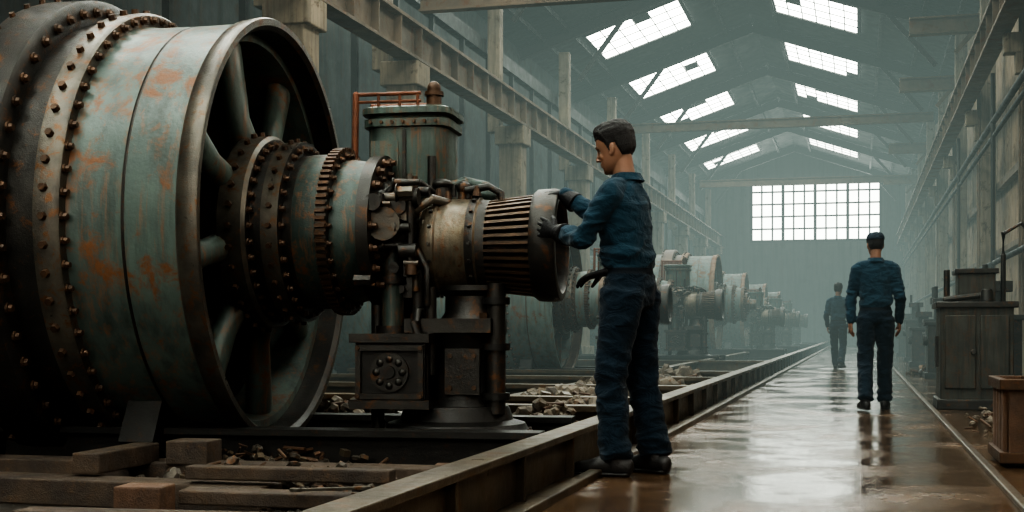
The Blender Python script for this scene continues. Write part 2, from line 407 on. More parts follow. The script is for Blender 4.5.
# ------------------------------------------------------------------ machine
AZ=1.335
def spoke_arms(b,x,r0,r1,n,mi):
    for i in range(n):
        a=2*pi*(i+.30)/n; d=V3((0,cos(a),sin(a)))
        pts=[V3((x+.05,0,AZ))+d*r0, V3((x,0,AZ))+d*(r0*.6+r1*.4), V3((x-.03,0,AZ))+d*r1]
        b.tube(pts,[(.095,.10),(.075,.07),(.105,.08)],mi,14,ref=(1,0,0))
PARTS={}
def build_parts():
    b=MB()
    prof=[(-7.3,0),(-7.3,1.27),(-4.72,1.27,0),(-4.72,1.38,1),(-4.66,1.39,1),(-4.44,1.39,1),(-4.42,1.36,1),(-4.42,1.25,1),(-4.24,1.25,1),
          (-4.24,1.30,2),(-4.12,1.305,2),(-4.10,1.29,2),(-4.10,1.225,2),(-4.06,1.215,0),(-3.80,1.215,0),(-3.795,1.208,1),(-3.785,1.208,1),(-3.78,1.215,0),
          (-3.50,1.22,0),(-3.48,1.24,2),(-3.39,1.25,2),(-3.375,1.243,2),(-3.375,1.205,2),(-3.40,1.18,1),(-4.05,1.15,1),(-4.1,.40,1),(-4.1,0,1)]
    b.lathe(prof,(0,0,AZ),'x',144)
    PARTS['drum_shell']=b.mesh('drum_shell',[M_teal,M_iron,M_steel])
    b=MB()
    b.bolts_x(-4.10,1.262,64,.019,.035,(0,0,AZ)); b.bolts_r(-4.18,1.30,56,.024,.03,(0,0,AZ))
    b.bolts_x(-4.42,1.32,52,.022,.035,(0,0,AZ)); b.bolts_r(-4.69,1.38,50,.02,.028,(0,0,AZ))
    PARTS['drum_bolts']=b.mesh('drum_bolts',[M_bolt],30)
    b=MB(); spoke_arms(b,-3.60,.40,1.09,8,0)
    b.lathe([(-3.85,1.17),(-3.52,1.17),(-3.52,1.12),(-3.85,1.08)],(0,0,AZ),'x',96,0)
    PARTS['wheel_spokes']=b.mesh('wheel_spokes',[M_teal],50)
    b=MB()
    prof=[(-4.08,0),(-4.08,.52,1),(-3.58,.50,1),(-3.56,.57,0),(-3.42,.57,0),(-3.40,.55,0),(-3.40,.49,1),(-3.32,.49,1),(-3.32,.53,0),(-3.22,.53,0),(-3.22,.45,1),
          (-3.17,.45,1),(-3.16,.455,2),(-3.03,.455,2),(-3.02,.47,0),(-2.96,.47,0),(-2.96,.42,1),(-2.92,.42,2),(-2.80,.40,2),(-2.80,.44,1),(-2.73,.44,1),(-2.73,.30,1),
          (-2.66,.27,1),(-2.66,.20,0),(-2.60,.20,0),(-2.60,.13,0),(-2.45,.13,0),(-2.45,0)]
    b.lathe(prof,(0,0,AZ),'x',96)
    b.bolts_x(-3.40,.515,36,.018,.03,(0,0,AZ),3); b.bolts_x(-3.22,.49,32,.017,.03,(0,0,AZ),3)
    b.bolts_x(-2.96,.445,28,.015,.025,(0,0,AZ),3); b.bolts_x(-2.73,.40,20,.02,.045,(0,0,AZ),3); b.bolts_x(-2.73,.33,12,.018,.035,(0,0,AZ),3)
    b.bolts_r(-3.49,.57,30,.02,.024,(0,0,AZ),3); b.bolts_x(-2.66,.235,8,.018,.03,(0,0,AZ),3)
    b.bolts_r(-3.27,.53,30,.018,.022,(0,0,AZ),3)
    for i in range(72):
        a=2*pi*i/72; d=V3((0,cos(a),sin(a))); b.beam(V3((-3.02,0,AZ))+d*.478,V3((-2.96,0,AZ))+d*.478,.02,.03,3,ref=tuple(d))
    PARTS['hub']=b.mesh('hub',[M_steel,M_iron,M_teal2,M_bolt])
    mz=1.24; c=(0,0,mz); b=MB()
    b.lathe([(-2.52,0),(-2.52,.16,1),(-2.49,.24,1),(-2.46,.27,0),(-2.44,.285,0),(-2.40,.285,0),(-2.39,.275,0),(-2.22,.275,0),(-2.21,.283,1),(-2.17,.283,1),(-2.16,.27,0),
             (-2.11,.265,1),(-2.10,.215,1),(-1.83,.235,1),(-1.83,.0,1)],c,'x',80)
    for i in range(40):
        a=2*pi*i/40; d=V3((0,cos(a),sin(a))); q=V3(c)
        p1=q+V3((-2.13,0,0))+d*.238; p2=q+V3((-1.81,0,0))+d*.275
        b.beam(p1,p2,.017,.05,2,ref=tuple(d))
    b.lathe([(-1.85,.20,3),(-1.85,.305,3),(-1.83,.32,3),(-1.74,.325,3),(-1.705,.315,3),(-1.70,.30,3),(-1.70,.275,3),(-1.72,.265,3),(-1.79,.25,4),(-1.82,.12,4),(-1.76,.09,3),(-1.75,.0,3)],c,'x',80)
    b.bolts_x(-1.82,.19,8,.014,.02,c,3)
    b.bolts_r(-2.19,.283,18,.012,.015,c,3); b.bolts_r(-2.42,.285,18,.012,.015,c,3)
    PARTS['motor']=b.mesh('motor',[M_brass,M_iron,M_rib,M_iron,M_dark])
    b=MB()
    b.lathe([(.10,0),(.10,.46,0),(.16,.46,0),(.18,.42,0),(.22,.40,0),(.24,.33,0),(.30,.31,0),(.32,.30,0),(.32,0)],(-2.32,0,0),'z',48)
    b.lathe([(.30,0),(.30,.23,0),(.36,.205,0),(.66,.205,0),(.70,.225,0),(.74,.24,0),(.74,0)],(-2.27,0,0),'z',40)
    b.box((-2.32,0,.78),(.50,.5,.08),1)
    b.lathe([(.82,0),(.82,.19,1),(.86,.165,1),(.95,.165,1),(.98,.21,1),(1.01,.21,1),(1.01,0)],(-2.22,0,0),'z',36)
    b.box((-2.24,-.205,.52),(.20,.03,.26),1)
    for sx in(-.07,.07):
        for sz in(.43,.61): b.cyl((-2.24+sx,-.22,sz),(-2.24+sx,-.235,sz),.014,.014,3,6)
    b.cyl((-2.06,-.14,.28),(-2.06,-.14,1.02),.055,.055,1,16)
    for z in(.36,.64,.9): b.cyl((-2.06,-.14,z),(-2.06,-.14,z+.04),.08,.08,0,16)
    b.tube([(-2.48,-.24,.86),(-2.50,-.27,.8),(-2.44,-.30,.6),(-2.44,-.30,.34)],.028,1,12)
    b.box((-2.62,-.22,.52),(.40,.28,.36),0); b.box((-2.62,-.22,.71),(.46,.34,.05),1); b.box((-2.62,-.22,.34),(.46,.34,.05),1)
    for sx in(-1,1): b.box((-2.62+sx*.18,-.37,.52),(.03,.03,.3),1)
    for z in(.385,.655): b.box((-2.62,-.37,z),(.36,.03,.03),1)
    for sx in(-1,1):
        for z in(.385,.655): b.cyl((-2.62+sx*.18,-.385,z),(-2.62+sx*.18,-.40,z),.013,.013,3,6)
    e=V3((-2.62,-.36,.52))
    b.cyl(e,e+V3((0,-.02,0)),.11,.11,1,28); b.cyl(e,e+V3((0,-.035,0)),.04,.035,0,16)
    for i in range(8):
        a=2*pi*i/8; b.ell(e+V3((.075*cos(a),-.02,.075*sin(a))),(.022,.014,.022),1,10,6)
    b.cyl((-2.66,-.16,.72),(-2.66,-.16,1.28),.065,.065,2,18); b.cyl((-2.66,-.16,.73),(-2.66,-.16,.78),.095,.095,1,18); b.cyl((-2.66,-.16,1.02),(-2.66,-.16,1.06),.085,.085,1,18)
    b.cyl((-2.66,-.16,1.24),(-2.66,-.16,1.30),.10,.10,1,18)
    b.cyl((-2.5,-.2,.72),(-2.5,-.2,1.1),.035,.035,1,12); b.cyl((-2.42,-.22,.5),(-2.42,-.22,1.0),.03,.03,1,12)
    b.cyl((-2.78,-.05,.15),(-2.78,-.05,1.2),.04,.04,1,12)
    b.box((-2.60,0,1.05),(.16,.34,.22),1)
    for sx in(-.2,.2):
        for sy in(-.2,.2): b.cyl((-2.32+sx,sy,.82),(-2.32+sx,sy,.85),.025,.025,3,6)
    for i in range(16):
        a=2*pi*i/16; b.cyl((-2.32+.43*cos(a),.43*sin(a),.16),(-2.32+.43*cos(a),.43*sin(a),.185),.018,.018,3,6)
    PARTS['pedestal']=b.mesh('pedestal',[M_dark,M_iron,M_teal2,M_bolt])
    b=MB(); cx,cy=-2.66,.32
    def sq(rx,ry,z,n=48,p=6):
        out=[]
        for i in range(n):
            a=2*pi*i/n; ca,sa=cos(a),sin(a)
            k=(abs(ca)**p+abs(sa)**p)**(-1/p); out.append(V3((cx+rx*ca*k,cy+ry*sa*k,z)))
        return out
    T=.06
    secs=[(.19,.18,1.50),(.235,.22,1.54),(.24,.225,1.56),(.24,.225,1.90+T),(.265,.25,1.905+T),(.265,.25,1.95+T),(.245,.23,1.955+T),(.235,.22,1.975+T),(.275,.26,1.98+T),(.275,.26,2.015+T),(.24,.22,2.03+T)]
    n=48; vs=[];fs=[]
    for s in secs: vs+=sq(*s)
    for q in range(len(secs)-1):
        for i in range(n): j=(i+1)%n; fs.append((q*n+i,q*n+j,(q+1)*n+j,(q+1)*n+i))
    fs.append(tuple(range(n-1,-1,-1))); fs.append(tuple(range((len(secs)-1)*n,len(secs)*n)))
    b.add(vs,fs,0)
    b.box((cx,cy-.228,1.75),(.02,.02,.38),1); b.box((cx-.12,cy-.228,1.74),(.17,.012,.28),0)
    b.cyl((cx+.17,cy-.24,1.4),(cx+.17,cy-.24,1.78),.025,.025,1,12)
    b.cyl((cx+.15,cy-.1,2.02+T),(cx+.15,cy-.1,2.10+T),.048,.045,2,16); b.cyl((cx+.15,cy-.1,2.10+T),(cx+.15,cy-.1,2.125+T),.058,.058,2,16); b.ell((cx+.15,cy-.1,2.14+T),(.042,.042,.05),2)
    for yy in(-.22,.18):
        for dx in(-.29,-.16,-.03,.08): b.cyl((cx+dx,cy+yy,2.00+T),(cx+dx,cy+yy,2.10+T),.010,.010,3,8)
        b.cyl((cx-.31,cy+yy,2.10+T),(cx+.1,cy+yy,2.10+T),.012,.012,3,8); b.cyl((cx-.31,cy+yy,2.055+T),(cx+.1,cy+yy,2.055+T),.009,.009,3,8)
    b.tube([(cx-.30,cy-.22,2.16),(cx-.305,cy-.22,1.9),(cx-.31,cy-.22,1.4)],.020,3,10)
    b.tube([(cx-.31,cy+.16,2.16),(cx-.31,cy+.16,1.4)],.014,3,10)
    b.box((cx,cy,1.42),(.26,.30,.2),1); b.box((cx,cy,.9),(.22,.26,1.0),1); b.cyl((cx,cy-.05,1.3),(cx,cy-.05,1.42),.15,.19,1,20)
    for i in range(7): b.cyl((cx-.2+i*.066,cy-.25,1.928+T),(cx-.2+i*.066,cy-.265,1.928+T),.011,.011,2,6)
    PARTS['oil_tank']=b.mesh('oil_tank',[M_tealm,M_iron,M_bolt,M_rust])
    b=MB()
    b.cyl((-2.42,.05,1.48),(-2.42,.05,1.6),.05,.045,1,16); b.ell((-2.42,.05,1.61),(.06,.06,.035),1)
    b.cyl((-2.28,.0,1.48),(-2.28,.0,1.56),.035,.035,0,14); b.ell((-2.28,0,1.58),(.045,.045,.04),1)
    b.tube([(-2.40,.1,1.54),(-2.40,.12,1.60),(-2.30,.12,1.63),(-2.17,.12,1.60),(-2.14,.12,1.48)],.032,2,12)
    b.tube([(-2.25,-.05,1.56),(-2.12,-.05,1.58),(-2.05,-.05,1.54),(-2.04,-.05,1.42)],.022,1,12)
    b.ell((-2.2,.1,1.54),(.12,.08,.06),2)
    b.tube([(-2.55,-.2,1.36),(-2.52,-.24,1.43),(-2.42,-.2,1.50),(-2.35,-.1,1.48)],.03,0,12)
    b.cyl((-2.66,-.34,1.35),(-2.66,-.10,1.35),.075,.075,1,18); b.cyl((-2.66,-.36,1.35),(-2.66,-.33,1.35),.095,.095,0,18)
    b.cyl((-2.55,-.30,1.42),(-2.55,-.16,1.42),.05,.05,0,14)
    b.cyl((-2.72,-.3,1.50),(-2.5,-.3,1.50),.03,.03,0,12); b.cyl((-2.5,-.3,1.50),(-2.47,-.3,1.50),.05,.05,1,12)
    b.cyl((-2.58,-.3,1.2),(-2.48,-.3,1.2),.045,.045,1,14); b.cyl((-2.52,-.3,1.05),(-2.52,-.3,1.5),.02,.02,1,10)
    b.tube([(-2.7,-.25,1.5),(-2.6,-.25,1.6),(-2.5,-.15,1.6),(-2.45,0,1.55)],.018,1,10)
    b.tube([(-2.48,-.28,1.2),(-2.42,-.32,1.1),(-2.42,-.3,.9)],.018,1,10)
    rnd=random.Random(3)
    for i in range(60):
        x=rnd.uniform(-2.80,-2.46); z=rnd.uniform(.98,1.6); y=rnd.uniform(-.36,-.1)
        s=rnd.uniform(.014,.036); t=rnd.choice(('x','y','z')); l=rnd.uniform(.04,.11)
        d={'x':V3((l,0,0)),'y':V3((0,l,0)),'z':V3((0,0,l))}[t]
        p=V3((x,y,z)); b.cyl(p-d/2,p+d/2,s,s*.9,rnd.choice((0,1,1,3)),rnd.choice((6,12)))
        if i%3==0: b.cyl(p-d*.6,p-d*.5,s*1.4,s*1.4,1,12)
    for i in range(26):
        x=rnd.uniform(-2.5,-2.05); y=rnd.uniform(-.1,.15); z=1.49+rnd.uniform(0,.04)
        p=V3((x,y,z)); b.cyl(p,p+V3((0,0,rnd.uniform(.03,.08))),rnd.uniform(.012,.03),.012,rnd.choice((0,1,3)),8)
    PARTS['pipes_and_valves']=b.mesh('pipes_and_valves',[M_steel,M_iron,M_teal2,M_bolt])
    b=MB()
    for y in(-.62,.62): b.ibeam((-7.2,y,.10),(-1.72,y,.10),.2,.24,.035,0)
    for x in(-6.6,-5.4): b.box((x,0,.05),(.2,1.2,.14),0)
    for x in(-6.2,-4.90,-3.9):
        b.box((x,-.66,.24),(.2,.26,.34),0,(-.5,0,0)); b.box((x,.66,.24),(.2,.26,.34),0,(.5,0,0))
    b.box((-2.3,0,.06),(1.1,1.0,.08),1)
    PARTS['base_frame']=b.mesh('base_frame',[M_dark,M_iron],30)
build_parts()
def machine(name,loc,scale=1,skip=(),rust=0,rz=0):
    e=empty(name,loc,(0,0,rz),scale)
    for k,me in PARTS.items():
        if k in skip: continue
        o=bpy.data.objects.new(k,me); COL.objects.link(o); o.parent=e
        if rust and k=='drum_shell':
            for i,mm in enumerate((M_teal_lit,M_rib,M_rustdrum) if rust==1 else (M_teal_lit,M_rib,M_teal_lit)):  # far drums get the teal lightened in place of light
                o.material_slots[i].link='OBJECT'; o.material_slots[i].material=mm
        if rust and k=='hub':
            for i,mm in enumerate((M_steel,M_rib,M_teal_lit,M_bolt)):
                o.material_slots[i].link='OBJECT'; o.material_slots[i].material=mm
    return e
machine('flywheel_engine',(.06,7.40,0),rz=radians(4.5))
machine('flywheel_engine',(-1.12,19.2,0),.92,rust=2)
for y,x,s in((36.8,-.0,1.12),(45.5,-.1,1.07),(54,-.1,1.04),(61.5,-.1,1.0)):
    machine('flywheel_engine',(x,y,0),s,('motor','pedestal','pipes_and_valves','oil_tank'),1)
for y,x,s in((28.0,-1.0,1.05),):
    machine('pump_unit',(x,y,0),s,('drum_shell','drum_bolts','wheel_spokes'),1)
for y,x,s in((41.5,-.6,.95),(50,-.5,.95),(58,-.5,.95)):
    machine('pump_unit',(x,y,0),s,('drum_shell','drum_bolts','wheel_spokes','hub'))

# ------------------------------------------------------------------ rails, curb, pit contents
b=MB(); b.ibeam((-1.46,-1,.105),(-1.46,69,.105),.14,.27,.035)
for i in range(70): b.box((-1.46,-.5+i,.105),(.12,.025,.22))
b.obj('rail_beam',[M_rail],smooth=0,bevel=.006)
b=MB(); b.ibeam((-2.95,8.8,.06),(-2.95,69,.06),.16,.24,.035); b.obj('rail_beam',[M_rail],smooth=0)
b=MB(); b.box((-1.31,34,.012),(.07,70,.05)); b.obj('curb_strip',[M_rail],smooth=0,bevel=.008)
b=MB(); b.box((.68,34,.01),(.05,70,.03)); b.obj('curb_strip',[M_rail],smooth=0,bevel=.008)
for y,z,w in((8.75,.14,.2),(10.3,.12,.22),(12.6,.12,.2),(15.0,.12,.2),(17.3,.12,.2),(24.5,.1,.2)):
    b=MB(); b.ibeam((-7,y,z-.02),(-1.58,y,z-.02),w,.24,.04); b.obj('cross_beam',[M_rail],smooth=0)
def timber(c,sz,rot,mt=M_wood):
    b=MB(); b.box((0,0,0),sz); o=b.obj('timber_beam',[mt],smooth=0,bevel=.008,loc=c,rot=rot); return o
timber((-3.6,5.95,.02),(3.4,.2,.14),(0,0,.03)); timber((-4.1,5.35,.01),(3.2,.22,.12),(0,0,-.05))
timber((-2.37,5.0,.05),(.75,.16,.06),(0,.03,.22)); timber((-2.42,5.28,.12),(.95,.10,.06),(0,.0,.05))
timber((-2.80,4.72,.06),(.20,.16,.13),(0,0,.12),M_woodr); timber((-3.5,5.65,.13),(.14,.6,.1),(0,0,.05))
timber((-3.25,5.95,.14),(.22,.2,.12),(0,0,.1),M_wood)
timber((-4.9,5.75,.12),(1.1,.16,.1),(0,0,.2))
timber((-1.95,6.15,.04),(.16,.14,.10),(0,0,.2),M_woodr); timber((-2.3,4.55,.0),(1.8,.14,.1),(0,0,.1))
def rubble(c,n,sx,sy,smin,smax,name='rubble_pile',mt=None,hh=.16):
    b=MB(); 
    for i in range(n):
        x=max(-2*sx,min(2*sx,random.gauss(0,sx))); y=max(-2*sy,min(2*sy,random.gauss(0,sy))); h=max(0,hh*(1-(x/sx)**2/5-(y/sy)**2/5))
        r=random.uniform(smin,smax); rr=(r*random.uniform(.6,1.4),r*random.uniform(.6,1.4),r*random.uniform(.4,.9))
        q=random.random()
        if q<.45: b.ell((x,y,random.uniform(0,h)+rr[2]*.6),rr,0,6,4,(random.random()*3,random.random()*3,0))
        elif q<.75: b.box((x,y,random.uniform(0,h)+rr[2]*.6),rr,1,(random.random()*.6,random.random()*.6,random.random()*3))
        else:
            p=V3((x,y,random.uniform(0,h)+.02)); d=V3((random.uniform(-1,1),random.uniform(-1,1),random.uniform(-.2,.5)))*r*1.8
            b.cyl(p-d,p+d,r*.3,r*.3,2,8)
    b.obj(name,[mt or M_rub,M_rail,M_bolt],smooth=25,loc=c)
rubble((-1.98,8.3,.0),300,.16,.13,.02,.06,hh=.26)
rubble((-2.0,9.5,.0),200,.20,.3,.02,.07,hh=.22)
rubble((-3.35,8.22,.0),220,.35,.14,.02,.07,hh=.26)
rubble((-2.4,11.4,.05),240,.35,.35,.03,.09)
rubble((-2.4,13.8,.05),160,.4,.5,.04,.1)
rubble((-2.3,16.0,.05),160,.3,.5,.04,.1)
rubble((-3.0,6.4,-.04),120,.45,.1,.015,.045,'scrap_heap',M_scrap)
rubble((-2.6,5.6,-.04),170,.45,.12,.012,.045,'scrap_heap',M_scrap)
rubble((-1.85,6.8,-.04),130,.12,.35,.012,.04,'scrap_heap',M_scrap)
rubble((-2.1,5.15,-.04),50,.2,.06,.010,.03,'scrap_heap',M_scrap)
rubble((1.0,10.5,-.02),60,.09,.9,.01,.035)
rubble((.95,6.6,-.02),50,.08,.4,.008,.03)
b=MB()
for i in range(260):
    y=random.uniform(4.5,22); r=random.uniform(.006,.016); b.ell((random.gauss(-1.362,.006),y,.01),(r,r*1.3,r*.7),0,6,4)
b.obj('gutter_gravel',[M_rub],smooth=0)
e=empty('wrench',(-2.1,4.98,.10),(0,0,.5)); b=MB(); b.box((0,0,0),(.26,.022,.012)); b.cyl((.14,0,-.007),(.14,0,.007),.03,.03,0,6); b.cyl((-.14,0,-.007),(-.14,0,.007),.026,.026,0,12); b.obj('wrench_body',[M_steel],e,30,.002)

# ------------------------------------------------------------------ right side equipment
M_cab = weathered('cabinet_paint', (.06,.062,.05), (.033,.035,.03), (.10,.053,.027), .42, .5, .2, 2, .3)
e=empty('electrical_cabinet',(1.09,13.4,0))
b=MB()
b.box((0,0,.52),(.66,.7,.92),0); b.box((0,0,1.0),(.74,.78,.06),1); b.box((0,0,.05),(.72,.76,.1),1)
b.box((-.15,-.36,.55),(.28,.03,.7),0); b.box((.16,-.36,.55),(.26,.03,.7),0); b.cyl((-.03,-.38,.55),(-.03,-.4,.55),.03,.03,1,10)
b.obj('cabinet_body',[M_cab,M_iron],e,30,.01)
b=MB(); b.box((.02,.1,1.17),(.34,.4,.28),0); b.box((.02,.1,1.33),(.4,.46,.05),1); b.cyl((-.25,0,1.03),(-.25,0,1.35),.03,.03,1,10); b.cyl((.28,.1,1.03),(.28,.1,1.5),.025,.025,1,10)
b.tube([(.28,.1,1.5),(.28,.1,1.7),(.45,.1,1.8),(.6,.1,1.6),(.6,.1,1.1)],.02,1,8); b.cyl((-.3,-.2,1.05),(.1,-.2,1.1),.03,.03,1,10)
b.cyl((.1,-.25,1.03),(.1,-.25,1.15),.07,.05,1,14)
b.obj('switch_gear',[M_cab,M_iron],e,30,.008)
b=MB(); b.box((-.345,0,.55),(.03,.1,.3),0); b.obj('side_bracket',[M_iron],e,30)
e=empty('slatted_crate',(1.225,7.9,0.005))
b=MB(); 
for i in range(5):
    x=-.36+i*.18; b.box((x,-.3,.25),(.13,.025,.46),0)
    b.box((x,.3,.25),(.13,.025,.46),0)
for i in range(4):
    y=-.22+i*.15; b.box((-.44,y,.25),(.025,.11,.46),0); b.box((.44,y,.25),(.025,.11,.46),0)
for z in(.05,.45):
    for y in(-.32,.32): b.box((0,y,z),(.94,.03,.06),1)
    for x in(-.46,.46): b.box((x,0,z),(.03,.66,.06),1)
b.box((0,0,.03),(.86,.58,.03),0)
b.obj('crate_frame',[M_woodr,M_bolt],e,0,.005)
b=MB()
for i in range(14): b.cyl((random.uniform(-.35,.2),random.uniform(-.22,.22),.3),(random.uniform(-.2,.35),random.uniform(-.22,.22),.52),.03,.03,0,8)
b.obj('scrap_pipes',[M_iron],e)
def stand(x,y,h,name='machine_stand'):
    e=empty(name,(x,y,0)); b=MB()
    b.box((0,0,h*.35),(.5,.6,h*.7),0); b.box((0,0,h*.72),(.6,.7,.06),1); b.cyl((0,0,h*.7),(0,0,h),.12,.1,1,16); b.box((0,0,h),(.34,.3,.12),0)
    b.cyl((-.12,-.1,h),(-.12,-.1,h+.25),.03,.03,1,8); b.box((0,0,.05),(.6,.7,.1),1)
    b.cyl((-.25,-.2,h*.5),(-.32,-.2,h*.5),.08,.08,1,14)
    b.obj('stand_body',[M_iron,M_beamd],e,30,.008)
for x,y,h in((1.5,15.6,1.25),(1.5,18.3,1.0),(1.3,21.5,1.2),(1.45,25,1.3),(1.35,29,1.1),(1.4,34,1.4),(1.4,40,1.2),(1.4,47,1.3)): stand(x,y,h)
rubble((1.2,16.9,-.02),60,.12,.25,.03,.09,'scrap_heap',M_iron)
rubble((1.15,23.2,-.02),60,.12,.4,.03,.1,'scrap_heap',M_iron)
b=MB()
b.tube([(1.9,11.5,.05),(1.9,11.5,1.7),(1.95,11.6,2.0),(2.1,11.9,2.1)],.05,0,12)
b.tube([(1.75,11.2,.04),(1.75,11.2,.9),(1.6,11.2,1.1),(1.45,11.3,1.15)],.035,0,12)
b.tube([(2.05,10.5,.04),(2.05,10.5,3.5)],.04,0,12)
b.obj('standpipe',[M_beamd])

# ------------------------------------------------------------------ people
def remesh(b, vox, sm=3):
    me=bpy.data.meshes.new('tmp'); me.from_pydata(b.v,[],b.f); o=bpy.data.objects.new('tmp',me); COL.objects.link(o)
    r=o.modifiers.new('r','REMESH'); r.mode='VOXEL'; r.voxel_size=vox
    s=o.modifiers.new('s','SMOOTH'); s.factor=.5; s.iterations=sm
    dg=bpy.context.evaluated_depsgraph_get(); ev=o.evaluated_get(dg); m2=ev.to_mesh()
    vs=[v.co.copy() for v in m2.vertices]; ns=[v.normal.copy() for v in m2.vertices]; fs=[tuple(p.vertices) for p in m2.polygons]
    ev.to_mesh_clear(); bpy.data.objects.remove(o); bpy.data.meshes.remove(me)
    return vs,ns,fs
def segd(p,a,b):
    ab=b-a; t=max(0,min(1,(p-a).dot(ab)/ab.length_squared)); return (p-(a+ab*t)).length
def hand(b, wrist, d, n, thumb, curl, spread=1., g=1.0, thumbcurl=.5):
    d=V3(d).normalized(); n=V3(n); n=(n-d*n.dot(d)).normalized(); s=V3(thumb); s=(s-d*s.dot(d)-n*s.dot(n)).normalized(); w=V3(wrist)
    pts=[w-d*.03,w+d*.02,w+d*.06,w+d*.095]
    b.tube(pts,[(.030*g,.024*g),(.034*g,.020*g),(.042*g,.018*g),(.041*g,.015*g)],0,16,ref=tuple(n))
    offs=(.031,.0105,-.0105,-.030); lens=(.078,.086,.079,.062)
    for i,(o,l) in enumerate(zip(offs,lens)):
        p=w+d*(.088-.004*abs(i-1))+s*o*spread*g; dr=(d+s*o*3*spread).normalized(); c=curl[i] if isinstance(curl,(list,tuple)) else curl
        pts=[p]; an=c*.6
        for k,fr in enumerate((.45,.30,.25)):
            v=dr*cos(an)+n*sin(an); p=p+v*l*fr; pts.append(p); an+=c*(.9 if k==0 else .7)
        b.tube(pts,[.0105*g,.0098*g,.009*g,.0078*g],0,10,ref=tuple(s))
    p=w+d*.03+s*.026*g+n*.004
    v1=(d*.55+s*.75+n*.25).normalized(); p1=p+v1*.038; v2=(d*.85+s*.30+n*thumbcurl).normalized(); p2=p1+v2*.032; v3=(d*.9+s*.0+n*thumbcurl*1.5).normalized(); p3=p2+v3*.026
    b.tube([p,p1,p2,p3],[.016*g,.0135*g,.0115*g,.009*g],0,10,ref=tuple(n))
def addset(dst, data, mi, M=None):
    vs,ns,fs=data; dst.add([(M@v if M else v) for v in vs], fs, mi)
PM=[M_shirt,M_trous,M_belt,M_skin,M_hair,M_glove,M_boot,M_eye,M_iris,M_cap,M_lip]
HSL=[(-.121,.060,.038,.012),(-.115,.074,.022,.026),(-.103,.082,.0,.041),(-.085,.086,-.030,.054),(-.062,.087,-.062,.063),(-.035,.087,-.085,.069),
     (-.005,.087,-.098,.0735),(.03,.093,-.104,.076),(.06,.089,-.103,.0745),(.085,.077,-.093,.066),(.105,.055,-.075,.051),(.118,.028,-.052,.031),(.124,.0,-.025,.010)]
def hs(z):
    z=max(HSL[0][0],min(HSL[-1][0],z))
    for a,c in zip(HSL,HSL[1:]):
        if z<=c[0]:
            t=(z-a[0])/(c[0]-a[0]); return [a[i]+(c[i]-a[i])*t for i in(1,2,3)]
def headpt(z,th,off=0):
    yf,yb,w=hs(z); yc=yb*.45+yf*.55; s=sin(th); c=cos(th)
    hx=w+off; hy=((yf-yc) if s>0 else (yc-yb))+off
    return V3((hx*math.copysign(abs(c)**.88,c), yc+hy*math.copysign(abs(s)**.95,s), z))
def headloft(b,n,rings,z0,z1,off=0,mi=0):
    vs=[];fs=[]
    for k in range(rings+1):
        z=z0+(z1-z0)*k/rings
        for i in range(n): vs.append(headpt(z,2*pi*i/n,off))
    for k in range(rings):
        for i in range(n): j=(i+1)%n; fs.append((k*n+i,k*n+j,(k+1)*n+j,(k+1)*n+i))
    fs.append(tuple(range(n-1,-1,-1))); fs.append(tuple(range(rings*n,(rings+1)*n)))
    b.add(vs,fs,mi)
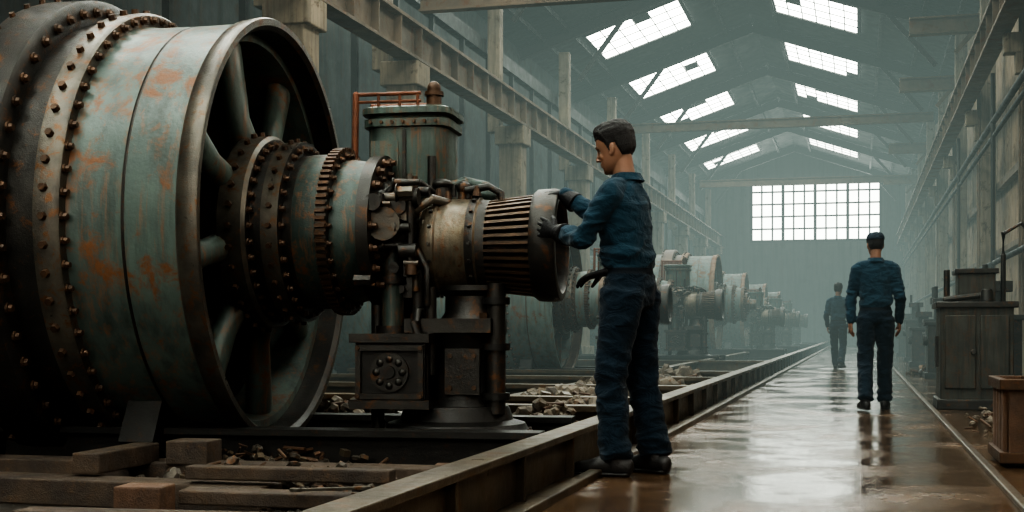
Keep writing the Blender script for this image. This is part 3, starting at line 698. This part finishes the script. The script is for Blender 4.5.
def make_head(dst, M, neck, style='hair'):
    b=MB()
    headloft(b,40,26,-.121,.124)
    b.ell((0,.074,-.101),(.022,.014,.016))
    for s in(-1,1):
        b.tube([(s*.008,.090,.021),(s*.028,.087,.025),(s*.046,.071,.020)],[.006,.007,.006],0,10)
        b.ell((s*.040,.062,-.030),(.020,.020,.018))
        b.ell((s*.0105,.098,-.036),(.0075,.009,.007))
        b.ell((s*.0765,-.004,-.010),(.0065,.0175,.029),rot=(.18,0,s*.35)); b.ell((s*.074,.004,-.032),(.006,.009,.010))
    b.tube([(0,.088,.016),(0,.096,-.008),(0,.107,-.031)],[.0065,.0075,.0095],0,12,ref=(1,0,0))
    b.ell((0,.086,-.0585),(.022,.010,.0065)); b.ell((0,.085,-.070),(.019,.0095,.0065))
    nb=M.inverted()@(V3(neck)+V3((0,-.012,-.03)))
    n0=V3((0,-.022,-.03)); b.tube([n0,n0.lerp(nb,.5),nb],[(.052,.055),(.052,.055),(.058,.058)],0,20,ref=(0,1,0))
    vs,ns,fs=remesh(b,.0036,3)
    out=[]
    for v in vs:
        for s in(-1,1):
            d2=((v.x-s*.031)/.017)**2+((v.z+.001)/.011)**2
            if v.y>.04 and d2<6: v=v-V3((0,.0085*math.exp(-d2),0))
        d2=((v.x)/.03)**2+((v.z+.0645)/.0035)**2
        if v.y>.06 and d2<6: v=v-V3((0,.003*math.exp(-d2),0))
        out.append(v)
    addset(dst,(out,ns,fs),3,M)
    b=MB()
    for s in(-1,1): b.ell((s*.031,.0655,-.001),(.0120,.0120,.0105))
    addset(dst,([V3(v) for v in b.v],None,b.f),7,M)
    b=MB()
    for s in(-1,1): b.ell((s*.031,.0755,-.003),(.0052,.0028,.0052),n=12,m=8)
    addset(dst,([V3(v) for v in b.v],None,b.f),8,M)
    b=MB()
    for s in(-1,1): b.ell((s*.031,.0655,.0035),(.0135,.0130,.0085)); b.ell((s*.031,.0650,-.0075),(.0130,.0120,.0050))
    addset(dst,([V3(v) for v in b.v],None,b.f),3,M)
    b=MB()
    for s in(-1,1): b.tube([(s*.013,.0935,.0245),(s*.029,.0915,.030),(s*.047,.076,.0235)],[(.0022,.0038),(.0024,.004),(.0015,.002)],0,8)
    addset(dst,([V3(v) for v in b.v],None,b.f),4,M)
    b=MB(); b.tube([(-.018,.088,-.0610),(0,.0955,-.0595),(.018,.088,-.0610)],[.0018,.0032,.0018],0,8); b.tube([(-.016,.087,-.0690),(0,.0935,-.0695),(.016,.087,-.0690)],[.0022,.0036,.0022],0,8)
    addset(dst,([V3(v) for v in b.v],None,b.f),10,M)
    b=MB(); headloft(b,120,80,-.075,.124,.004)
    vs=[]
    for v in b.v:
        v=V3(v); y=v.y; z=v.z
        if y>.062: line=.066
        elif y>.030: line=.034+(y-.030)/.032*.032
        elif y>.012: line=-.018+(y-.012)/.018*.052
        elif y>.004: line=-.018
        elif y>-.026: line=.022
        else: line=-.052+max(0,(y+.045))/.019*.074 if y>-.045 else -.052
        line+=.004*noise.noise(v*90)
        c=V3((0,-.01,.02)); nrm=(v-c).normalized()
        t=max(0,min(1,(z-line)/.035)); t=t*t*(3-2*t)
        top=max(0,min(1,(z-.04)/.07)); th=.001+.006*t+(.016+.012*max(0,y/.09))*top*t if style=='hair' else .001+.003*t
        if z<line: th=-.010*min(1,(line-z)/.004)
        else: th+=(.0035*noise.noise(v*55)+.0028*noise.noise(V3((v.x*140,v.y*60,v.z*60))))*(.3+top)
        vs.append(v+nrm*th)
    addset(dst,(vs,None,b.f),4,M)
    if style=='cap':
        b=MB(); b.ell((0,-.010,.062),(.089,.112,.075),0,40,24)
        vs=[]
        for v in b.v:
            v=V3(v); v.z=max(v.z,.045); 
            if v.z>.115: v.z=.115+(v.z-.115)*.5
            vs.append(v)
        addset(dst,(vs,None,b.f),9,M)
        b=MB(); b.ell((0,.10,.052),(.07,.065,.008),0,24,8,(-.15,0,0)); addset(dst,([V3(v) for v in b.v],None,b.f),9,M)
def person(name, loc, rotz, J, headM, hands, style='hair', gloves=False, vox=.010):
    dst=MB(); b=MB()
    tor=J['torso']
    b.tube([t[0] for t in tor],[(t[1],t[2]) for t in tor],0,32,ref=(0,1,0),capf=.4)
    arms=[]
    for sd in('L','R'):
        S,E,W=[V3(p) for p in J['arm'+sd]]; arms.append((S,E,W))
        b.tube([S,S.lerp(E,.3),S.lerp(E,.7),E,E.lerp(W,.35),E.lerp(W,.75),W],[.070,.066,.060,.058,.057,.050,.044],0,20,ref=(0,0,1) if abs((E-W).normalized().z)<.8 else (0,1,0))
        cx=V3((S.x*.45,S.y-.005,S.z+.045)); b.tube([cx,S.lerp(cx,.4)+V3((0,0,.012)),S],[.055,.064,.070],0,18,ref=(0,1,0))
        H,K,A=[V3(p) for p in J['leg'+sd]]
        b.tube([H+V3((0,0,.03)),H.lerp(K,.25),H.lerp(K,.6),K,K.lerp(A,.3),K.lerp(A,.65),A+V3((0,0,.0))],
               [(.100,.122),(.096,.110),(.086,.096),(.078,.086),(.077,.088),(.074,.084),(.078,.092)],0,24,ref=(0,1,0),capf=.3)
    nb=V3(J['neck']); b.tube([nb+V3((0,-.015,-.06)),nb+V3((0,-.016,-.01)),nb+V3((0,-.014,.020))],[(.10,.085),(.074,.076),(.064,.068)],0,24,ref=(0,1,0),capf=.1)
    vs,ns,fs=remesh(b,vox,3)
    bz0,bz1=J['belt']; 
    elb=[a[1] for a in arms]; knees=[V3(J['legL'][1]),V3(J['legR'][1])]; ank=[V3(J['legL'][2]),V3(J['legR'][2])]
    out=[]
    for v,n in zip(vs,ns):
        w=0
        q=V3((v.x*9,v.y*9,v.z*20)); base=(.30-abs(noise.noise(q+V3((3,1,7)))))*.018
        q2=V3((v.x*6+v.z*9,v.y*6,v.z*7-v.x*5)); base+=(.28-abs(noise.noise(q2)))*.024
        f=.55
        for e in elb: f+=max(0,1-(v-e).length/.17)*1.1
        for e in knees: f+=max(0,1-(v-e).length/.2)*.6
        for e in ank: f+=max(0,1-(v-e).length/.2)*1.0
        ina=min(segd(v,a[0],a[1]) for a in arms)<.09 or min(segd(v,a[1],a[2]) for a in arms)<.075
        if bz1<v.z<bz1+.12 and not ina: f+=.7; w+=.014*sin((v.z-bz1)/.12*pi)
        w+=(base-.004)*f
        if bz0<=v.z<=bz1 and not ina: w=-.003
        if v.z>nb.z-.03: w*=.3
        out.append(v+n*w)
    ms=[]
    for f in fs:
        c=sum((out[i] for i in f),V3())/len(f)
        da=min(min(segd(c,a[0],a[1]) for a in arms)-.085, min(segd(c,a[1],a[2]) for a in arms)-.068)
        if da<0 or c.z>bz1: ms.append(0)
        elif c.z>bz0: ms.append(2)
        else: ms.append(1)
    dst.add(out,fs,ms)
    cvs=[];cfs=[];n=40
    prof=[(.058,.004),(.066,.030),(.071,.034),(.092,-.006),(.088,-.010),(.066,.012)]
    for i in range(n):
        a=2*pi*i/n; dip=-.016*max(0,sin(a))**2; fl=1+.12*max(0,sin(a))**6
        for r,z in prof: cvs.append(nb+V3((r*cos(a)*fl,-.014+r*1.04*sin(a)*fl,z+dip-.004)))
    q=len(prof)
    for i in range(n):
        for k in range(q): cfs.append((i*q+k,((i+1)%n)*q+k,((i+1)%n)*q+(k+1)%q,i*q+(k+1)%q))
    dst.add(cvs,cfs,0)
    make_head(dst,headM,J['neck'],style)
    for h in hands:
        hb=MB(); hand(hb,*h[0],**h[1]); addset(dst,remesh(hb,.0036,2),5 if gloves else 3)
        if gloves and len(h)>2:
            w=V3(h[0][0]); d=(w-V3(h[2])).normalized(); gb=MB(); gb.tube([w-d*.10,w-d*.04,w+d*.012],[(.060,.060),(.051,.050),(.034,.029)],0,18,capf=.1)
            addset(dst,remesh(gb,.005,2),5)
    for sd in('L','R'):
        A=V3(J['leg'+sd][2]); fd=V3(J['foot'+sd]).normalized(); hb=MB(); g=V3((A.x,A.y,J.get('lift'+sd,0)))
        hb.tube([g-fd*.065+V3((0,0,.05)),g-fd*.02+V3((0,0,.055)),g+fd*.06+V3((0,0,.055)),g+fd*.13+V3((0,0,.042)),g+fd*.195+V3((0,0,.036))],
                [(.038,.05),(.044,.055),(.046,.055),(.052,.042),(.044,.036)],0,20,ref=(0,0,1))
        hb.tube([g+V3((0,0,.05)),V3((A.x,A.y,.20+J.get('lift'+sd,0)))],[(.048,.052),(.050,.052)],0,18,ref=(0,1,0))
        vs,ns,fs=remesh(hb,.007,2); vs=[V3((v.x,v.y,max(v.z,g.z+.004))) for v in vs]; addset(dst,(vs,ns,fs),6)
        hb=MB(); 
        hb.tube([g-fd*.07+V3((0,0,.012)),g+fd*.06+V3((0,0,.012)),g+fd*.14+V3((0,0,.012)),g+fd*.20+V3((0,0,.012))],[(.044,.012),(.048,.012),(.056,.012),(.046,.012)],0,20,ref=(0,0,1))
        vs,ns,fs=remesh(hb,.006,1); vs=[V3((v.x,v.y,max(v.z,g.z))) for v in vs]; addset(dst,(vs,ns,fs),6)
    o=dst.obj(name,PM,smooth=70,loc=loc,rot=(0,0,rotz)); return o

def HM(pos,pitch=0,yaw=0,roll=0,s=1.0):
    return Matrix.Translation(V3(pos))@Euler((pitch,roll,yaw)).to_matrix().to_4x4()@Matrix.Scale(s,4)
J=dict(torso=[((0,-.015,.90),.165,.120),((0,-.015,.98),.172,.130),((0,-.01,1.06),.157,.118),((0,.0,1.14),.165,.124),((0,.01,1.24),.174,.130),((0,.02,1.34),.188,.134),((0,.015,1.42),.190,.122),((0,.01,1.48),.150,.098),((0,.015,1.53),.10,.08)],
  armL=[(-.180,.02,1.45),(-.215,.16,1.225),(-.045,.375,1.275)], armR=[(.180,.04,1.46),(.265,.28,1.36),(.285,.505,1.515)],
  legL=[(-.095,-.01,.92),(-.115,.045,.52),(-.12,.02,.10)], legR=[(.095,-.02,.92),(.115,-.03,.52),(.125,-.10,.10)],
  footL=(-.12,1,0),footR=(.3,1,0), neck=(0,.022,1.545), belt=(1.045,1.078))
phi=radians(76)
person('factory_worker',(-1.165,6.74,0),phi,J,HM((-.01,.068,1.708),pitch=-.26,yaw=.10,s=1.03),
  [(((-.040,.40,1.278),(.22,.9,.28),(.95,-.2,-.1),(-.1,-.3,1)),dict(curl=.30,g=1.15,spread=1.15),J['armL'][1]),
   (((.287,.525,1.520),(.02,1,.05),(0,.1,-1),(-1,0,0)),dict(curl=.36,g=1.15,spread=1.15),J['armR'][1])],gloves=True,vox=.008)
gb=MB(); hand(gb,(-.10,.095,1.055),(-.1,1,-.25),(0,-.2,-1),(1,0,0),.35,1.2,1.0)
gm=MB(); addset(gm,remesh(gb,.0036,2),0); g=gm.obj('spare_glove',[M_glove],smooth=70); g.parent=bpy.data.objects['factory_worker']
def walkJ(s,ph):
    return dict(torso=[((0,0,.90),.160,.120),((0,0,.97),.168,.128),((0,0,1.04),.155,.118),((0,.0,1.12),.158,.118),((0,.005,1.22),.168,.122),((0,.01,1.32),.182,.130),((0,.0,1.39),.182,.118),((0,-.01,1.445),.145,.095),((0,-.005,1.495),.095,.075)],
  armL=[(-.172,-.01,1.415),(-.235,-.04*ph-.02,1.15),(-.245,.05+.06*ph,.905)], armR=[(.172,-.01,1.415),(.235,.02*ph-.03,1.15),(.245,.06-.07*ph,.905)],
  legL=[(-.09,0,.90),(-.10,.03+.06*ph,.50),(-.10,-.02-.02*ph,.10)], legR=[(.09,0,.90),(.10,.04+.05*s,.50),(.105,.02+.16*s,.10)],
  footL=(-.15,1,0),footR=(.15,1,0),neck=(0,-.0,1.505),belt=(1.00,1.035))
J2=walkJ(1,-1); J2['legL']=[(-.09,0,.90),(-.10,.0,.50),(-.11,-.17,.12)]; J2['liftL']=.01
hl=[((J2['armL'][2],(0,.12,-1),(1,.3,0),(.3,1,0)),dict(curl=.35)),((J2['armR'][2],(0,.12,-1),(-1,.3,0),(-.3,1,0)),dict(curl=.35))]
p=person('walking_worker',(.16,12.8,0),radians(4),J2,HM((0,.02,1.67),pitch=-.05,yaw=.1,s=1.0),hl,style='cap'); p.scale=(.94,)*3
J3=walkJ(-1,1); J3['legL']=[(-.09,0,.90),(-.10,.10,.50),(-.10,.19,.10)]; J3['legR']=[(.09,0,.90),(.10,.02,.50),(.10,-.20,.13)]; J3['liftR']=.02
hl=[((J3['armL'][2],(0,.12,-1),(1,.3,0),(.3,1,0)),dict(curl=.35)),((J3['armR'][2],(0,.12,-1),(-1,.3,0),(-.3,1,0)),dict(curl=.35))]
p=person('walking_worker',(-.38,26.4,0),radians(-12),J3,HM((0,.02,1.67),pitch=-.05,yaw=.0,s=1.0),hl,style='hair',vox=.014); p.scale=(.94,)*3

try:
    sc.view_settings.view_transform='AgX'; sc.view_settings.look='AgX - High Contrast'
except Exception as ex: print(ex)
